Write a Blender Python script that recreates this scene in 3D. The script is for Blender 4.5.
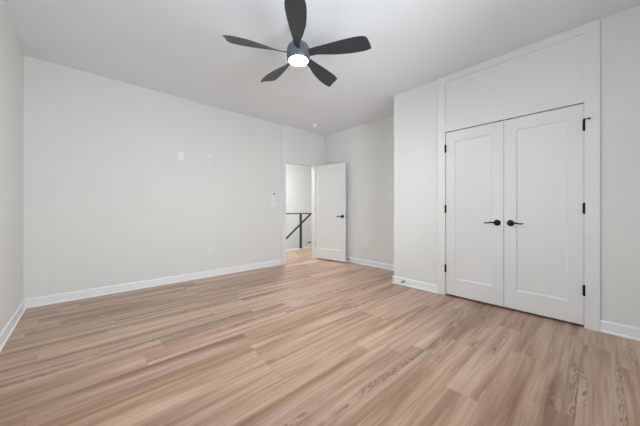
import bpy, bmesh, math, random
from mathutils import Vector, Matrix
random.seed(4)
for o in list(bpy.data.objects): bpy.data.objects.remove(o, do_unlink=True)
S = bpy.context.scene
COL = S.collection

# ------------------------------------------------------------ camera
H = 2.74                      # ceiling height
CAM_H = 1.0637
XL, YB, XF, XC, YJ, YR = -0.4865, 4.205, 4.005, 3.335, 2.027, -0.565
cd = bpy.data.cameras.new('camera'); cam = bpy.data.objects.new('camera', cd); COL.objects.link(cam)
cd.sensor_width = 36; cd.sensor_fit = 'HORIZONTAL'; cd.lens = 256.05/640*36
cd.shift_y = -2.76/640; cd.clip_start = 0.02
cam.location = (0, 0, CAM_H); cam.rotation_euler = (math.pi/2, 0, -0.7433)
S.camera = cam

# ------------------------------------------------------------ world, lights, exposure
W = bpy.data.worlds.new('world'); S.world = W; W.use_nodes = True
nt = W.node_tree; bg = nt.nodes['Background']
bg.inputs[0].default_value = (0.75, 0.87, 1.0, 1); bg.inputs[1].default_value = 1.0

def area(name, loc, rot, sx, sy, power, color):
    l = bpy.data.lights.new(name, 'AREA'); l.shape = 'RECTANGLE'; l.size = sx; l.size_y = sy
    l.energy = power; l.color = color
    o = bpy.data.objects.new(name, l); COL.objects.link(o); o.location = loc; o.rotation_euler = rot
    return o
WX0, WX1, WZ0, WZ1 = 0.55, 1.95, 0.9, 2.3          # unseen window behind the camera, placed and sized for its light
area('rear_daylight_fill', ((WX0+WX1)/2, YR-0.20, (WZ0+WZ1)/2), (math.pi/2, 0, 0), WX1-WX0+.1, WZ1-WZ0+.1, 112, (0.895, 0.955, 1.0))  # area light standing in for daylight behind the unseen rear window
VY0, VY1 = 0.15, 1.95                                # unseen left wall window, added to light the closet side
area('side_daylight_fill', (XL-0.20, (VY0+VY1)/2, (WZ0+WZ1)/2), (0, -math.pi/2, 0), WZ1-WZ0+.1, VY1-VY0+.1, 41, (0.895, 0.955, 1.0))  # area light added as side daylight, facing the closet wall
FAN = (1.41, 1.82)
LAMP_STRENGTH = 300.0
HALL_STRENGTH = 170.0
S.view_settings.view_transform = 'Standard'; S.view_settings.look = 'None'
S.view_settings.gamma = 1.0; S.view_settings.use_curve_mapping = False
S.view_settings.exposure = 0.07

# ------------------------------------------------------------ materials
def srgb(r, g, b):
    f = lambda c: (c/255/12.92 if c/255 <= 0.04045 else ((c/255+0.055)/1.055)**2.4)
    return (f(r), f(g), f(b), 1)

def paint(name, col, rough=0.6, bump=0.02, scale=180, spec=0.5, metal=0.0, var=0.015):
    m = bpy.data.materials.new(name); m.use_nodes = True
    n = m.node_tree.nodes; l = m.node_tree.links; b = n['Principled BSDF']
    b.inputs['Roughness'].default_value = rough; b.inputs['Metallic'].default_value = metal
    b.inputs['Specular IOR Level'].default_value = spec
    tc = n.new('ShaderNodeTexCoord'); no = n.new('ShaderNodeTexNoise'); no.inputs['Scale'].default_value = scale
    no.inputs['Detail'].default_value = 3
    l.new(tc.outputs['Object'], no.inputs['Vector'])
    n2 = n.new('ShaderNodeTexNoise'); n2.inputs['Scale'].default_value = 2.3; l.new(tc.outputs['Object'], n2.inputs['Vector'])
    mx = n.new('ShaderNodeMixRGB'); mx.inputs[1].default_value = col
    mx.inputs[2].default_value = tuple(c*(1-var*3) for c in col[:3])+(1,)
    l.new(n2.outputs['Fac'], mx.inputs[0]); l.new(mx.outputs[0], b.inputs['Base Color'])
    if bump:
        bp = n.new('ShaderNodeBump'); bp.inputs['Strength'].default_value = bump; bp.inputs['Distance'].default_value = 0.002
        l.new(no.outputs['Fac'], bp.inputs['Height']); l.new(bp.outputs[0], b.inputs['Normal'])
    return m

M = {}
M['wall'] = paint('wall_paint', srgb(231, 231, 228), 0.75, 0.08)
M['ceiling'] = paint('ceiling_paint', srgb(240, 244, 247), 0.85, 0.08)
M['trim'] = paint('trim_paint', srgb(243, 245, 247), 0.35, 0.01)
M['casing'] = paint('casing_paint', srgb(234, 234, 233), 0.4, 0.01)
M['door'] = paint('door_paint', srgb(233, 233, 231), 0.4, 0.02)
M['plate'] = paint('white_plastic', srgb(246, 247, 246), 0.35, 0)
M['dullplate'] = paint('offwhite_plastic', srgb(239, 239, 237), 0.45, 0)
M['slot'] = paint('dark_slot', srgb(70, 70, 68), 0.6, 0)
M['greyplastic'] = paint('grey_plastic', srgb(120, 120, 118), 0.5, 0)
M['black'] = paint('matte_black_metal', srgb(12, 12, 13), 0.5, 0, spec=0.25)
M['nickel'] = paint('brushed_nickel', srgb(170, 170, 168), 0.35, 0, metal=0.9)
M['fan'] = paint('fan_charcoal', srgb(82, 87, 95), 0.3, 0.03, 60)
M['fanblade'] = paint('blade_charcoal', srgb(49, 52, 58), 0.33, 0.03, 60)
M['rail'] = paint('railing_metal', srgb(62, 60, 58), 0.5, 0.02)
M['hinge'] = paint('satin_hinge', srgb(205, 205, 203), 0.4, 0)
M['rubber'] = paint('rubber', srgb(200, 198, 192), 0.8, 0)

def emit(name, col, strength):
    m = bpy.data.materials.new(name); m.use_nodes = True
    b = m.node_tree.nodes['Principled BSDF']; b.inputs['Base Color'].default_value = (0.9, 0.9, 0.9, 1)
    b.inputs['Emission Color'].default_value = col; b.inputs['Emission Strength'].default_value = strength
    return m
M['lamp'] = emit('lit_opal_glass', (0.93, 0.97, 1, 1), LAMP_STRENGTH)
M['hallfill'] = emit('hall_fill_diffuser', (0.97, 0.985, 1, 1), HALL_STRENGTH)  # glow of the added, unseen hall fixture

def glass():
    m = bpy.data.materials.new('window_glass'); m.use_nodes = True
    n = m.node_tree.nodes; l = m.node_tree.links
    for x in list(n): n.remove(x)
    out = n.new('ShaderNodeOutputMaterial'); t = n.new('ShaderNodeBsdfTransparent'); g = n.new('ShaderNodeBsdfGlossy')
    g.inputs['Roughness'].default_value = 0.02; mx = n.new('ShaderNodeMixShader'); fr = n.new('ShaderNodeFresnel')
    l.new(fr.outputs[0], mx.inputs[0]); l.new(t.outputs[0], mx.inputs[1]); l.new(g.outputs[0], mx.inputs[2]); l.new(mx.outputs[0], out.inputs[0])
    return m
M['glass'] = glass()

def wood():
    m = bpy.data.materials.new('oak_vinyl_planks'); m.use_nodes = True
    n = m.node_tree.nodes; l = m.node_tree.links; b = n['Principled BSDF']
    def math_(op, a, c=None, d=None):
        x = n.new('ShaderNodeMath'); x.operation = op
        for i, v in enumerate((a, c, d)):
            if v is None: continue
            if isinstance(v, (int, float)): x.inputs[i].default_value = v
            else: l.new(v, x.inputs[i])
        return x.outputs[0]
    tc = n.new('ShaderNodeTexCoord'); sp = n.new('ShaderNodeSeparateXYZ'); l.new(tc.outputs['Object'], sp.inputs[0])
    X, Y = sp.outputs[0], sp.outputs[1]
    PW, PL = 0.182, 1.22
    yr = math_('DIVIDE', math_('ADD', Y, 9.1-0.955+0.145), PW)
    row = math_('FLOOR', yr); fy = math_('SUBTRACT', yr, row)
    wn = n.new('ShaderNodeTexWhiteNoise'); wn.noise_dimensions = '1D'; l.new(row, wn.inputs['W'])
    xr = math_('ADD', math_('DIVIDE', math_('ADD', X, 12.2), PL), math_('MULTIPLY', wn.outputs['Value'], 3.0))
    cx = math_('FLOOR', xr); fx = math_('SUBTRACT', xr, cx)
    idv = math_('ADD', math_('MULTIPLY', row, 17.31), math_('MULTIPLY', cx, 5.77))
    w2 = n.new('ShaderNodeTexWhiteNoise'); w2.noise_dimensions = '1D'; l.new(idv, w2.inputs['W'])
    sc = n.new('ShaderNodeSeparateColor'); l.new(w2.outputs['Color'], sc.inputs[0])
    r1, r2, r3 = sc.outputs[0], sc.outputs[1], sc.outputs[2]
    def coord(sx, sy, ox, oy, zz):
        c = n.new('ShaderNodeCombineXYZ')
        l.new(math_('ADD', math_('MULTIPLY', X, sx), math_('MULTIPLY', r1, ox)), c.inputs[0])
        l.new(math_('ADD', math_('MULTIPLY', Y, sy), math_('MULTIPLY', r2, oy)), c.inputs[1])
        l.new(math_('MULTIPLY', r3, zz), c.inputs[2])
        return c.outputs[0]
    def noise(v, scale, det=4, rough=0.55, dist=0.0):
        x = n.new('ShaderNodeTexNoise'); x.inputs['Scale'].default_value = scale; x.inputs['Detail'].default_value = det
        x.inputs['Roughness'].default_value = rough; x.inputs['Distortion'].default_value = dist
        l.new(v, x.inputs['Vector']); return x.outputs['Fac']
    def ramp(f, pts):
        x = n.new('ShaderNodeValToRGB'); e = x.color_ramp.elements
        while len(e) < len(pts): e.new(0.5)
        for k, (p, c) in enumerate(pts): e[k].position = p; e[k].color = c
        l.new(f, x.inputs[0]); return x.outputs[0]
    def mix(kind, f, a, c):
        x = n.new('ShaderNodeMixRGB'); x.blend_type = kind
        for i, v in enumerate((f, a, c)):
            if isinstance(v, (int, float)): x.inputs[i].default_value = v
            elif isinstance(v, tuple): x.inputs[i].default_value = v
            else: l.new(v, x.inputs[i])
        return x.outputs[0]
    streak = noise(coord(0.5, 7.0, 40, 30, 9), 1.0, 4, 0.6, 0.8)      # broad bands along the plank
    mid_ = noise(coord(0.8, 24.0, 40, 30, 9), 1.0, 4, 0.6, 0.5)
    streak = math_('ADD', math_('MULTIPLY', streak, 0.62), math_('MULTIPLY', mid_, 0.38))
    fine = noise(coord(2.2, 90.0, 40, 30, 9), 1.0, 5, 0.65)            # fine fibre lines
    base = ramp(streak, [(0.33, srgb(128, 95, 74)), (0.43, srgb(162, 129, 106)), (0.53, srgb(189, 158, 135)), (0.66, srgb(211, 182, 161))])
    tone = math_('ADD', math_('MULTIPLY', r1, 0.16), 0.92)
    cmb = n.new('ShaderNodeCombineColor')
    l.new(tone, cmb.inputs[0]); l.new(math_('ADD', math_('MULTIPLY', tone, 0.98), math_('MULTIPLY', r2, 0.02)), cmb.inputs[1])
    l.new(math_('ADD', math_('MULTIPLY', tone, 0.95), math_('MULTIPLY', r3, 0.07)), cmb.inputs[2])
    c1 = mix('MULTIPLY', 1.0, base, cmb.outputs[0])
    fr = ramp(fine, [(0.32, (0.74, 0.72, 0.71, 1)), (0.58, (1.04, 1.04, 1.04, 1))])
    c2 = mix('MULTIPLY', 0.75, c1, fr)
    # cathedral grain: contour lines of a stretched noise, confined to patches of some planks
    field = noise(coord(2.6, 13.0, 40, 30, 9), 1.0, 3.5, 0.55, 0.6)
    line = math_('ABSOLUTE', math_('SUBTRACT', math_('FRACT', math_('MULTIPLY', field, 11.0)), 0.5))
    line = ramp(line, [(0.06, (1, 1, 1, 1)), (0.34, (0, 0, 0, 1))])
    patch = ramp(noise(coord(0.75, 13.0, 70, 50, 5), 1.0, 2, 0.5), [(0.56, (0, 0, 0, 1)), (0.62, (1, 1, 1, 1))])
    pick = math_('GREATER_THAN', r3, 0.35)
    g = math_('MULTIPLY', math_('MULTIPLY', line, patch), math_('MULTIPLY', pick, 0.62))
    c3 = mix('MIX', g, c2, srgb(78, 59, 46))
    # seams
    ey = math_('MINIMUM', fy, math_('SUBTRACT', 1.0, fy)); ex = math_('MINIMUM', fx, math_('SUBTRACT', 1.0, fx))
    sy_ = math_('LESS_THAN', ey, 0.006); sx_ = math_('LESS_THAN', ex, 0.0012)
    seam = math_('MAXIMUM', sy_, sx_)
    c4 = mix('MIX', math_('MULTIPLY', seam, 0.26), c3, srgb(88, 66, 52))
    l.new(c4, b.inputs['Base Color'])
    rg = math_('ADD', math_('MULTIPLY', streak, 0.12), 0.24); l.new(rg, b.inputs['Roughness'])
    b.inputs['Specular IOR Level'].default_value = 0.5
    bp = n.new('ShaderNodeBump'); bp.inputs['Strength'].default_value = 0.12; bp.inputs['Distance'].default_value = 0.0015
    l.new(math_('SUBTRACT', fine, math_('MULTIPLY', seam, 1.0)), bp.inputs['Height']); l.new(bp.outputs[0], b.inputs['Normal'])
    return m
M['floor'] = wood()

# ------------------------------------------------------------ helpers
def box(bm, x0, x1, y0, y1, z0, z1, bevel=0.0, mat=None):
    r = bmesh.ops.create_cube(bm, size=1.0); v = r['verts']
    bmesh.ops.scale(bm, verts=v, vec=(abs(x1-x0), abs(y1-y0), abs(z1-z0)))
    bmesh.ops.translate(bm, verts=v, vec=((x0+x1)/2, (y0+y1)/2, (z0+z1)/2))
    if bevel:
        ed = list({e for vv in v for e in vv.link_edges})
        rr = bmesh.ops.bevel(bm, geom=ed, offset=bevel, segments=2, affect='EDGES', profile=0.5)
        v = list({q for f in rr['faces'] for q in f.verts} | {q for q in v if q.is_valid})
    if mat is not None: bmesh.ops.transform(bm, matrix=mat, verts=v)
    return v

def lathe(bm, prof, seg=40, mat=None):
    rings = []; new = []
    for r, z in prof:
        if r < 1e-5:
            ring = [bm.verts.new((0, 0, z))]
        else:
            ring = [bm.verts.new((r*math.cos(2*math.pi*k/seg), r*math.sin(2*math.pi*k/seg), z)) for k in range(seg)]
        rings.append(ring); new += ring
    for a, c in zip(rings, rings[1:]):
        for k in range(seg):
            k2 = (k+1) % seg
            q = [a[k % len(a)], a[k2 % len(a)], c[k2 % len(c)], c[k % len(c)]]
            u = []
            for x in q:
                if x not in u: u.append(x)
            if len(u) > 2: bm.faces.new(u)
    for ring in (rings[0], rings[-1]):
        if len(ring) > 2: bm.faces.new(ring)
    if mat is not None: bmesh.ops.transform(bm, matrix=mat, verts=new)
    return new

def tube(bm, pts, rad, seg=12, flat=1.0):
    pts = [Vector(p) for p in pts]; rings = []
    for i, p in enumerate(pts):
        d = (pts[min(i+1, len(pts)-1)] - pts[max(i-1, 0)]).normalized()
        up = Vector((0, 0, 1)) if abs(d.z) < 0.95 else Vector((0, 1, 0))
        a = d.cross(up).normalized(); c = a.cross(d).normalized()
        r = rad[i] if isinstance(rad, (list, tuple)) else rad
        rings.append([bm.verts.new(p + a*math.cos(t)*r*flat + c*math.sin(t)*r) for t in [2*math.pi*k/seg for k in range(seg)]])
    for a, c in zip(rings, rings[1:]):
        for k in range(seg): bm.faces.new([a[k], a[(k+1) % seg], c[(k+1) % seg], c[k]])
    bm.faces.new(rings[0]); bm.faces.new(rings[-1])

def bar(bm, p, q, w, h):
    """rectangular bar from p to q (w across horizontally, h across the other way)"""
    p, q = Vector(p), Vector(q); d = (q-p).normalized()
    up = Vector((0, 0, 1)) if abs(d.z) < 0.95 else Vector((0, 1, 0))
    a = d.cross(up).normalized()*w/2; c = a.cross(d).normalized()*h/2
    v = [bm.verts.new(e + s*a + t*c) for e in (p, q) for s, t in ((-1, -1), (1, -1), (1, 1), (-1, 1))]
    for f in ((0, 1, 2, 3), (4, 5, 6, 7), (0, 1, 5, 4), (1, 2, 6, 5), (2, 3, 7, 6), (3, 0, 4, 7)): bm.faces.new([v[k] for k in f])

def obj(name, bm, mat, parent=None, smooth=False, kind=None, label=None):
    bmesh.ops.recalc_face_normals(bm, faces=bm.faces)
    me = bpy.data.meshes.new(name); bm.to_mesh(me); bm.free()
    if smooth:
        for p in me.polygons: p.use_smooth = True
        me.set_sharp_from_angle(angle=math.radians(38))
    me.materials.append(M[mat]); o = bpy.data.objects.new(name, me); COL.objects.link(o)
    if parent: o.parent = parent
    if kind: o['kind'] = kind
    if label: o['label'] = label
    return o

def thing(name, label, cat, loc=(0, 0, 0), rotz=0.0, group=None):
    o = bpy.data.objects.new(name, None); COL.objects.link(o); o.empty_display_size = 0.1
    o.location = loc; o.rotation_euler = (0, 0, rotz); o['label'] = label
    if cat: o['category'] = cat
    if group: o['group'] = group
    return o

def struct(name, mat, boxes, bevel=0.0, parent=None, label=None):
    bm = bmesh.new()
    for b in boxes: box(bm, *b, bevel=bevel)
    return obj(name, bm, mat, parent, kind=None if parent else 'structure', label=label)

# ------------------------------------------------------------ room shell
T = 0.12
DX0, DX1 = 2.935, 3.735            # entry doorway in the back wall
CY0, CY1 = 0.088, 1.298            # closet doorway in the closet wall
DH = 2.04
HY, HX0, HX1, SY = 5.36, 2.2, 6.4, 6.5   # hall floor edge, hall side walls, stairwell far wall
struct('floor', 'floor', [(XL-T, HX1+T, YR-T, HY, -0.12, 0)])
struct('ceiling', 'ceiling', [(XL-T, HX1+T, YR-T, SY+T, H, H+0.1)])
struct('wall_left', 'wall', [(XL-T, XL, YR-T, VY0, 0, H), (XL-T, XL, VY1, YB+T, 0, H), (XL-T, XL, VY0, VY1, 0, WZ0), (XL-T, XL, VY0, VY1, WZ1, H)])
struct('wall_back', 'wall', [(XL, DX0, YB, YB+T, 0, H), (DX0, DX1, YB, YB+T, DH, H), (DX1, HX1, YB, YB+T, 0, H)])
struct('wall_right', 'wall', [(XF, XF+T, YR, YB, 0, H)])
struct('wall_closet', 'wall', [(XC, XC+T, YR, CY0, 0, H), (XC, XC+T, CY0, CY1, DH, H), (XC, XC+T, CY1, YJ, 0, H), (XC+T, XF, YJ-T, YJ, 0, H)])
struct('wall_front', 'wall', [(XL, WX0, YR-T, YR, 0, H), (WX1, XF+T, YR-T, YR, 0, H), (WX0, WX1, YR-T, YR, 0, WZ0), (WX0, WX1, YR-T, YR, WZ1, H)])
struct('wall_hall_left', 'wall', [(HX0-T, HX0, YB+T, SY, -2.0, H)])
struct('wall_hall_right', 'wall', [(HX1, HX1+T, YB, SY, -2.0, H)])
struct('wall_stairwell', 'wall', [(HX0-T, HX1+T, SY, SY+T, -2.0, H)])
struct('trim_1', 'trim', [(HX0, HX1, HY, HY+0.03, -0.3, 0.042), (HX0, HX1, HY-0.012, HY+0.04, 0.042, 0.055)], label='white curb board along the stairwell edge of the hall floor')
struct('wall_stairwell_near', 'wall', [(HX0, HX1, HY+0.0, HY+0.03, -2.0, -0.3)])
struct('floor_stairwell', 'floor', [(HX0-T, HX1+T, HY, SY+T, -2.1, -2.0)])

# two unseen windows, added and placed for the room light: behind camera, left wall.  local: x across, y out of the room
def window(name, label, loc, rotz, w, z0, z1):
    wd = thing(name, label, None, loc, rotz); wd['kind'] = 'structure'; h = w/2
    bm = bmesh.new()
    for a, c, d, e in ((-h-.09, -h, z0-.02, z1+.09), (h, h+.09, z0-.02, z1+.09), (-h, h, z1, z1+.09)):
        box(bm, a, c, -.018, 0, d, e, 0.002)
    obj('window_casing', bm, 'trim', wd)
    bm = bmesh.new(); box(bm, -h-.11, h+.11, -.04, .06, z0-.045, z0-.02, 0.003); obj('window_sill', bm, 'trim', wd)
    for a, c in ((-h, 0), (0, h)):
        bm = bmesh.new()
        for q in ((a, a+.045, z0, z1), (c-.045, c, z0, z1), (a, c, z0, z0+.045), (a, c, z1-.045, z1), (a, c, (z0+z1)/2-.02, (z0+z1)/2+.02)):
            box(bm, q[0], q[1], .06, .10, q[2], q[3])
        f = obj('window_sash', bm, 'trim', wd)
        bm = bmesh.new(); box(bm, a+.045, c-.045, .078, .083, z0+.045, z1-.045); obj('pane', bm, 'glass', f)
window('unseen_window_1', 'wide white framed double window, unseen, added behind the camera to light the room', ((WX0+WX1)/2, YR, 0), math.pi, WX1-WX0, WZ0, WZ1)
window('unseen_window_2', 'white framed double window, unseen, added in the left wall to light the closet side', (XL, (VY0+VY1)/2, 0), math.pi/2, VY1-VY0, WZ0, WZ1)

# ------------------------------------------------------------ baseboards (board + shoe moulding)
BH, BT, SH, ST = 0.102, 0.013, 0.019, 0.024
def baseboard(name, runs):
    """run: (axis, fixed, sign, a, b); board face at fixed+sign*BT"""
    bm = bmesh.new()
    for ax, f, s, a, c in runs:
        prof = [(0, 0), (s*ST*0.9, 0), (s*ST, SH*0.45), (s*(BT+.002), SH), (s*BT, SH), (s*BT, BH-.012), (s*(BT-.003), BH-.004), (s*(BT-.007), BH), (0, BH)]
        ends = []
        for t in (a, c):
            ends.append([bm.verts.new((f+d, t, z) if ax == 'Y' else (t, f+d, z)) for d, z in prof])
        for k in range(len(prof)):
            k2 = (k+1) % len(prof); bm.faces.new([ends[0][k], ends[0][k2], ends[1][k2], ends[1][k]])
        bm.faces.new(ends[0]); bm.faces.new(ends[1])
    o = obj(name, bm, 'trim', kind='structure'); return o
CW = 0.1
CL1, CR0 = CY1+0.095, CY0-0.098      # outer edges of the closet casing
EL0, ER1 = DX0-0.112, DX1+0.135      # outer edges of the entry casing
baseboard('baseboard_left', [('Y', XL, 1, YR, YB)])
baseboard('baseboard_back', [('X', YB, -1, XL, EL0), ('X', YB, -1, ER1, XF)])
baseboard('baseboard_right', [('Y', XF, -1, YJ, YB)])
baseboard('baseboard_closet', [('Y', XC, -1, CL1, YJ+ST), ('Y', XC, -1, YR, CR0), ('X', YJ, 1, XC-BT, XF)])
baseboard('baseboard_front', [('X', YR, 1, XL, XC)])
baseboard('baseboard_hall', [('X', YB+T, 1, HX0, DX0-.09), ('X', YB+T, 1, DX1+.09, HX1)])

# ------------------------------------------------------------ closet casing with tall panel over the doors
PT = 0.018
bv = 0.0015
o = struct('trim_2', 'casing', [
    (XC-PT, XC, CY1, CL1, 0, H), (XC-PT, XC, CR0, CY0, 0, H),
    (XC-PT, XC, CY0, CY1, DH, DH+.098), (XC-PT, XC, CY0, CY1, 2.662, H)], bevel=bv,
    label='white flat casing boards framing the closet doors up to the ceiling')
struct('trim_3', 'casing', [(XC-.0045, XC, CY0, CY1, DH+.098, 2.662)], label='flat white panel over the closet doors')
# door jamb and the stop strip inside it
struct('trim_4', 'casing', [(XC, XC+T, CY1-.0005, CY1+.003, 0, DH), (XC, XC+T, CY0-.003, CY0+.0005, 0, DH)])
# ------------------------------------------------------------ entry casing
struct('trim_5', 'casing', [
    (EL0, DX0, YB-PT, YB, 0, H), (DX1, ER1, YB-PT, YB, 0, H),
    (DX0, DX1, YB-PT, YB, DH, DH+.098), (DX0, DX1, YB-PT, YB, 2.68, H)], bevel=bv,
    label='white flat casing boards framing the entry doorway up to the ceiling')
struct('trim_6', 'casing', [(DX0, DX1, YB-.0045, YB, DH+.098, 2.68)], label='flat white panel over the entry doorway')
struct('trim_7', 'casing', [(DX0-.002, DX0+.012, YB, YB+T, 0, DH), (DX1-.012, DX1+.002, YB, YB+T, 0, DH), (DX0+.012, DX1-.012, YB, YB+T, DH-.012, DH),
    (DX0-.09, DX0, YB+T, YB+T+.016, 0, DH+.09), (DX1, DX1+.09, YB+T, YB+T+.016, 0, DH+.09), (DX0, DX1, YB+T, YB+T+.016, DH, DH+.09)],
    label='white jamb lining the entry doorway')

# ------------------------------------------------------------ doors
def leaf_mesh(w, h, t, st, top, bot, dep=0.009, sl=0.012):
    """slab 0..w in x, -t..0 in y (front face y=0 looks towards +y); recessed flat panel on both faces"""
    bm = bmesh.new()
    for side in (0, 1):
        y0 = 0 if side == 0 else -t; s = -1 if side == 0 else 1
        O = [(0, 0), (w, 0), (w, h), (0, h)]
        I = [(st, bot), (w-st, bot), (w-st, h-top), (st, h-top)]
        I1 = [(st+.003, bot+.003), (w-st-.003, bot+.003), (w-st-.003, h-top-.003), (st+.003, h-top-.003)]
        I2 = [(st+sl, bot+sl), (w-st-sl, bot+sl), (w-st-sl, h-top-sl), (st+sl, h-top-sl)]
        R = []
        for P, dy in ((O, 0), (I, 0), (I1, dep*.45), (I2, dep)):
            R.append([bm.verts.new((x, y0+s*dy, z)) for x, z in P])
        for a, c in zip(R, R[1:]):
            for k in range(4): bm.faces.new([a[k], a[(k+1) % 4], c[(k+1) % 4], c[k]])
        bm.faces.new(R[-1])
        if side == 0: F = R[0]
        else:
            for k in range(4): bm.faces.new([F[k], F[(k+1) % 4], R[0][(k+1) % 4], R[0][k]])
    return bm

def lever(parent, x, z, sgn, y=0.0, out=1, mat='black', face=1):
    """round rose, neck and gently waved lever; sgn = direction of the lever along local x"""
    h = None
    bm = bmesh.new()
    rot = Matrix.Rotation(-math.pi/2*face, 4, 'X')
    lathe(bm, [(0, 0), (.0315, 0), (.033, .003), (.031, .009), (.022, .0125), (0, .0125)], 36, Matrix.Translation((x, y, z)) @ rot)
    h = obj('door_handle', bm, mat, parent, True)
    bm = bmesh.new()
    f = face
    pts = [(x, y+f*.010, z), (x, y+f*.030, z), (x, y+f*.044, z), (x+sgn*.008, y+f*.052, z+.001), (x+sgn*.03, y+f*.055, z+.004),
           (x+sgn*.055, y+f*.054, z+.003), (x+sgn*.08, y+f*.053, z-.003), (x+sgn*.10, y+f*.052, z-.004), (x+sgn*.115, y+f*.052, z+.001)]
    tube(bm, pts, [.011, .010, .010, .010, .0085, .0075, .007, .0065, .005], 14)
    obj('lever', bm, mat, h, True)
    return h

def hinge(parent, x, z, mat='black', y=0.004, side=1):
    bm = bmesh.new()
    lathe(bm, [(0, -.052), (.004, -.051), (.0075, -.047), (.0075, .047), (.004, .051), (0, .052)], 16, Matrix.Translation((x, y, z)))
    box(bm, x-.011, x+.011, y-.006, y-.003, z-.045, z+.045)
    return obj('hinge', bm, mat, parent, True)

DT = 0.035
def closet_door(name, y_hinge, y_free, label):
    # local x runs from the hinge towards the meeting edge, local +y looks into the room (world -X)
    w = abs(y_free-y_hinge)
    d = thing(name, label, None, (XC+0.002, y_hinge, 0.020)); d['kind'] = 'structure'
    return d, w
# rotation +90deg: local x -> world +Y, local y -> world -X
dr, w = closet_door('door_1', CY0+.0025, 0.6915, 'right closet door leaf, white with one tall recessed panel')
dr.rotation_euler = (0, 0, math.pi/2)
obj('door_leaf', leaf_mesh(w, 2.013, DT, .105, .122, .197), 'door', dr)
lever(dr, w-.058, .907, -1)
for z in (1.812, 1.061, .319): hinge(dr, -.003, z, y=.018)
bm = bmesh.new(); tube(bm, [(-.003, .022, 1.864), (-.012, .028, 1.864), (-.032, .034, 1.861)], .004, 10)
tube(bm, [(-.029, .033, 1.862), (-.040, .038, 1.860)], .008, 12)
tube(bm, [(-.003, .018, 1.857), (-.003, .018, 1.870)], .008, 12)
obj('hinge_pin_stop', bm, 'black', dr, True, label='black hinge pin stop at the upper hinge')
bm = bmesh.new(); box(bm, w-.075, w-.02, -.02, .0015, 2.0135, 2.019); obj('ball_catch', bm, 'black', dr, label='dark catch plate on the top edge')
# left leaf: mirrored, local x -> world -Y
dl, w = closet_door('door_2', CY1-.0025, 0.6955, 'left closet door leaf, white with one tall recessed panel')
dl.rotation_euler = (0, 0, math.pi/2)
bm = leaf_mesh(w, 2.013, DT, .105, .122, .197)
bmesh.ops.scale(bm, verts=bm.verts, vec=(-1, 1, 1)); obj('door_leaf', bm, 'door', dl)
lever(dl, -(w-.058), .907, 1)
for z in (1.812, 1.061, .319): hinge(dl, .002, z, y=.018)
bm = bmesh.new(); box(bm, -w+.02, -w+.075, -.02, .0015, 2.0135, 2.019); obj('ball_catch', bm, 'black', dl, label='dark catch plate on the top edge')

# entry door, standing open into the room
hx, hy = DX1-.006, YB-.008
fx, fy = 3.868, 3.472
ang = math.atan2(fy-hy, fx-hx)
de = thing('door_3', 'white entry door leaf standing open into the room', None, (hx, hy, 0.020), ang); de['kind'] = 'structure'
w = 0.752
# local x from the hinge to the free edge; local -y looks at the camera side
bm = leaf_mesh(w, 2.006, DT, .108, .122, .215)
bmesh.ops.translate(bm, verts=bm.verts, vec=(0, DT, 0))
obj('door_leaf', bm, 'door', de)
lever(de, w-.062, .918, -1, y=0.0, face=-1)
lever(de, w-.062, .918, -1, y=DT, face=1)
bm = bmesh.new(); box(bm, w-.0005, w+.0012, DT/2-.0125, DT/2+.0125, .918-.028, .918+.028); box(bm, w, w+.009, DT/2-.006, DT/2+.006, .918-.009, .918+.009)
obj('latch', bm, 'nickel', de, label='nickel latch plate on the door edge')
for z in (1.80, 1.06, .32): hinge(de, -.004, z, 'hinge', y=0.0)

# ------------------------------------------------------------ ceiling fan
fan = thing('ceiling_fan', 'charcoal five blade ceiling fan with a lit round lamp', 'ceiling fan', (FAN[0], FAN[1], 0))
bm = bmesh.new(); lathe(bm, [(0, H-.0005), (.068, H-.0005), (.070, H-.006), (.068, H-.022), (.052, H-.05), (.024, H-.062), (0, H-.062)], 48); obj('canopy', bm, 'fan', fan, True)
bm = bmesh.new(); lathe(bm, [(0, H-.05), (.013, H-.05), (.013, 2.555), (0, 2.555)], 24); obj('downrod', bm, 'fan', fan, True)
bm = bmesh.new(); lathe(bm, [(0, 2.585), (.022, 2.585), (.030, 2.575), (.050, 2.560), (.078, 2.542), (.094, 2.522), (.103, 2.495), (.105, 2.45), (.103, 2.425), (.099, 2.408), (.095, 2.401), (.086, 2.400), (.083, 2.406), (0, 2.406)], 64)
mh = obj('motor_housing', bm, 'fan', fan, True)
bm = bmesh.new(); lathe(bm, [(0, 2.409), (.081, 2.409), (.082, 2.404), (.079, 2.399), (.06, 2.397), (0, 2.396)], 64)
obj('lamp_diffuser', bm, 'lamp', fan, True, label='round opal lamp glowing white')
ZB = 2.458
SEC = [((.085, -.026), (.085, .018)), ((.12, -.034), (.12, .016)), ((.16, -.041), (.16, .014)), ((.20, -.046), (.20, .020)), ((.25, -.053), (.25, .033)),
       ((.31, -.063), (.31, .049)), ((.38, -.073), (.38, .061)), ((.45, -.081), (.45, .069)), ((.51, -.085), (.52, .070)), ((.555, -.084), (.575, .066)),
       ((.585, -.076), (.607, .060)), ((.603, -.062), (.626, .053)), ((.612, -.043), (.636, .047)), ((.618, -.02), (.640, .043))]
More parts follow.
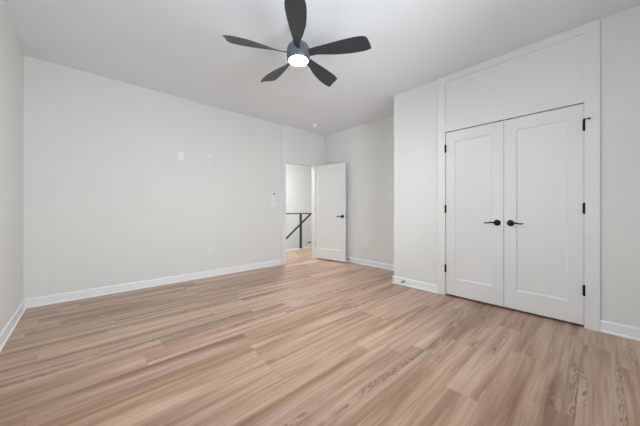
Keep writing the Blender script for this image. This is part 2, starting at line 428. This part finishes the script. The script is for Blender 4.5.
def blade_mesh():
    bm = bmesh.new(); N = 8; rows = []
    for (mr, mw), (pr, pw) in SEC:
        wd_ = pw-mw; top = []; bot = []
        for k in range(N+1):
            t = k/N; r = mr+(pr-mr)*t; y = mw+wd_*t
            dz = -.034*(t-.5) + .005*math.sin(math.pi*t)
            th = .0045*math.sqrt(max(0.02, 1-(2*t-1)**2))
            top.append(bm.verts.new((r, y, ZB+dz+th))); bot.append(bm.verts.new((r, y, ZB+dz-th)))
        rows.append((top, bot))
    for (t0, b0), (t1, b1) in zip(rows, rows[1:]):
        for k in range(N):
            bm.faces.new([t0[k], t0[k+1], t1[k+1], t1[k]]); bm.faces.new([b0[k], b0[k+1], b1[k+1], b1[k]])
        bm.faces.new([t0[0], t1[0], b1[0], b0[0]]); bm.faces.new([t0[N], t1[N], b1[N], b0[N]])
    for t, b_ in (rows[0], rows[-1]):
        for k in range(N): bm.faces.new([t[k], t[k+1], b_[k+1], b_[k]])
    return bm
bl = obj('blade', blade_mesh(), 'fanblade', fan, True)
for k in range(5):
    o = bl if k == 0 else bl.copy()
    if k: COL.objects.link(o); o.parent = fan
    o.rotation_euler = (0, 0, math.radians(-57+72*k))

# ------------------------------------------------------------ smoke detector
sd = thing('smoke_detector', 'small round white smoke detector on the ceiling near the entry door', 'smoke detector', (3.32, 3.77, H))
bm = bmesh.new(); lathe(bm, [(0, 0), (.056, 0), (.058, -.006), (.054, -.012), (0, -.012)], 40); obj('base_plate', bm, 'plate', sd, True)
bm = bmesh.new(); lathe(bm, [(0, -.012), (.046, -.012), (.045, -.026), (.036, -.036), (.020, -.040), (0, -.040)], 40); obj('dome', bm, 'plate', sd, True)

# ------------------------------------------------------------ wall plates.  local: x across, z up, -y out of the wall
def plate(name, label, cat, loc, rotz, kind, w=.072, h=.117, pm='dullplate'):
    t = thing(name, label, cat, loc, rotz)
    bm = bmesh.new(); box(bm, -w/2, w/2, -.005, 0, -h/2, h/2, 0.0018); obj('cover_plate', bm, pm, t)
    if kind == 'outlet':
        for s in (-1, 1):
            bm = bmesh.new(); box(bm, -.017, .017, -.0075, -.004, s*.02-.0145, s*.02+.0145, 0.0012); r = obj('socket', bm, pm, t)
            bm = bmesh.new(); box(bm, -.0085, -.006, -.0079, -.007, s*.02-.002, s*.02+.008); box(bm, .006, .0085, -.0079, -.007, s*.02-.002, s*.02+.008)
            box(bm, -.0025, .0025, -.0079, -.007, s*.02-.010, s*.02-.005); obj('slots', bm, 'slot', r)
    elif kind == 'paddle':
        for k in range(max(1, round(w/.05)-0) if w > .1 else 1):
            off = 0 if w < .1 else (-.023 if k == 0 else .023)
            if w > .1 and k > 1: break
            bm = bmesh.new(); box(bm, off-.0165, off+.0165, -.0085, -.004, -.033, .033, 0.0015); obj('rocker', bm, pm, t)
    elif kind == 'jack':
        bm = bmesh.new(); box(bm, -.024, .024, -.0062, -.004, -.038, .038, 0.001); obj('inner_frame', bm, pm, t)
        bm = bmesh.new(); box(bm, -.006, .006, -.0072, -.006, -.030, .030); obj('recess', bm, 'rubber', t)
    return t
plate('outlet', 'white duplex wall outlet low on the long back wall', 'outlet', (1.468, YB, .413), 0, 'outlet')
plate('outlet', 'white wall outlet low on the wall right of the open entry door', 'outlet', (XF, 3.03, .43), -math.pi/2, 'outlet')
plate('outlet', 'white outlet high on the long back wall, the left and brighter of two plates', 'outlet', (1.055, YB, 1.871), 0, 'outlet', pm='plate')
plate('wall_plate', 'pale cable plate high on the back wall, the right and fainter of two plates', 'wall plate', (1.465, YB, 1.875), 0, 'jack')
plate('light_switch', 'white double light switch below the fan remote by the doorway', 'light switch', (2.655, YB, 1.175), 0, 'paddle', w=.118)
rm = thing('fan_remote', 'slim white fan remote in a wall cradle above the light switch', 'remote', (2.655, YB, 1.33))
bm = bmesh.new(); box(bm, -.026, .026, -.006, 0, -.068, .068, .002); cr = obj('cradle', bm, 'plate', rm)
bm = bmesh.new(); box(bm, -.021, .021, -.022, -.006, -.058, .072, .004); rb = obj('remote_body', bm, 'plate', rm)
bm = bmesh.new(); box(bm, -.016, .016, -.0232, -.0215, .034, .064, .0005); obj('display', bm, 'slot', rb)
for k in range(3):
    bm = bmesh.new(); lathe(bm, [(0, 0), (.006, 0), (.005, .0015), (0, .0015)], 16, Matrix.Translation((0, -.022, .018-.022*k)) @ Matrix.Rotation(math.pi/2, 4, 'X')); obj('button', bm, 'greyplastic', rb)
sl = plate('step_light', 'small grey louvred plate low on the stairwell wall beyond the railing', 'step light', (5.50, SY, 0.0), 0, 'none', w=.17, h=.07)
bm = bmesh.new()
for k in range(3): box(bm, -.075, .075, -.008, -.004, -.025+.018*k, -.011+.018*k)
obj('louvre', bm, 'greyplastic', sl)

# ------------------------------------------------------------ door stops on the baseboards.  local: -y points away from the board
def doorstop(label, loc, rotz, tipz=0.0):
    t = thing('door_stop', label, 'door stop', loc, rotz)
    R = Matrix.Rotation(math.pi/2, 4, 'X')
    bm = bmesh.new(); lathe(bm, [(0, 0), (.0125, 0), (.012, .005), (.006, .008), (0, .008)], 24, R); obj('mount', bm, 'black', t, True)
    bm = bmesh.new(); lathe(bm, [(0, .006), (.0045, .006), (.0045, .058), (0, .058)], 16, R); obj('rod', bm, 'black', t, True)
    bm = bmesh.new(); lathe(bm, [(0, .056), (.009, .056), (.0095, .070), (.008, .074), (0, .074)], 20, R); obj('tip', bm, 'black', t, True)
    return t
doorstop('black door stop on the baseboard behind the open entry door', (XF-BT, 3.46, .062), -math.pi/2)
doorstop('black door stop on the baseboard left of the closet doors', (XC-BT, 1.86, .060), -math.pi/2)

# ------------------------------------------------------------ hall railing
ra = thing('stair_railing', 'dark metal stair railing with a slanted handrail beyond the doorway', 'railing', (4.24, HY+.012, .055))
def rel(x, y, z): return (x-4.24, y-(HY+.012), z-.055)
bm = bmesh.new(); bar(bm, rel(HX0, HY+.012, .975), rel(4.62, HY+.012, .975), .05, .028); obj('top_rail', bm, 'rail', ra)
bm = bmesh.new(); box(bm, -.027, .027, -.02, .02, 0, .91); box(bm, -.045, .045, -.032, .032, 0, .008); obj('post', bm, 'rail', ra)
bm = bmesh.new(); bar(bm, rel(4.62, HY+.045, .965), rel(3.0, HY+.045, -.26), .03, .04); obj('handrail', bm, 'rail', ra, label='slanted handrail going down the stairs')

# unseen ceiling light added to brighten the hall
hl = thing('hall_fill_light', 'round flush ceiling light, out of view, added to brighten the hall', 'ceiling light', (3.6, 4.95, H))
bm = bmesh.new(); lathe(bm, [(0, 0), (.19, 0), (.195, -.01), (.19, -.03), (.178, -.03), (0, -.03)], 48); obj('rim', bm, 'nickel', hl, True)
bm = bmesh.new(); lathe(bm, [(0, -.031), (.176, -.031), (.168, -.05), (.13, -.065), (.07, -.072), (0, -.074)], 48); obj('diffuser', bm, 'hallfill', hl, True)
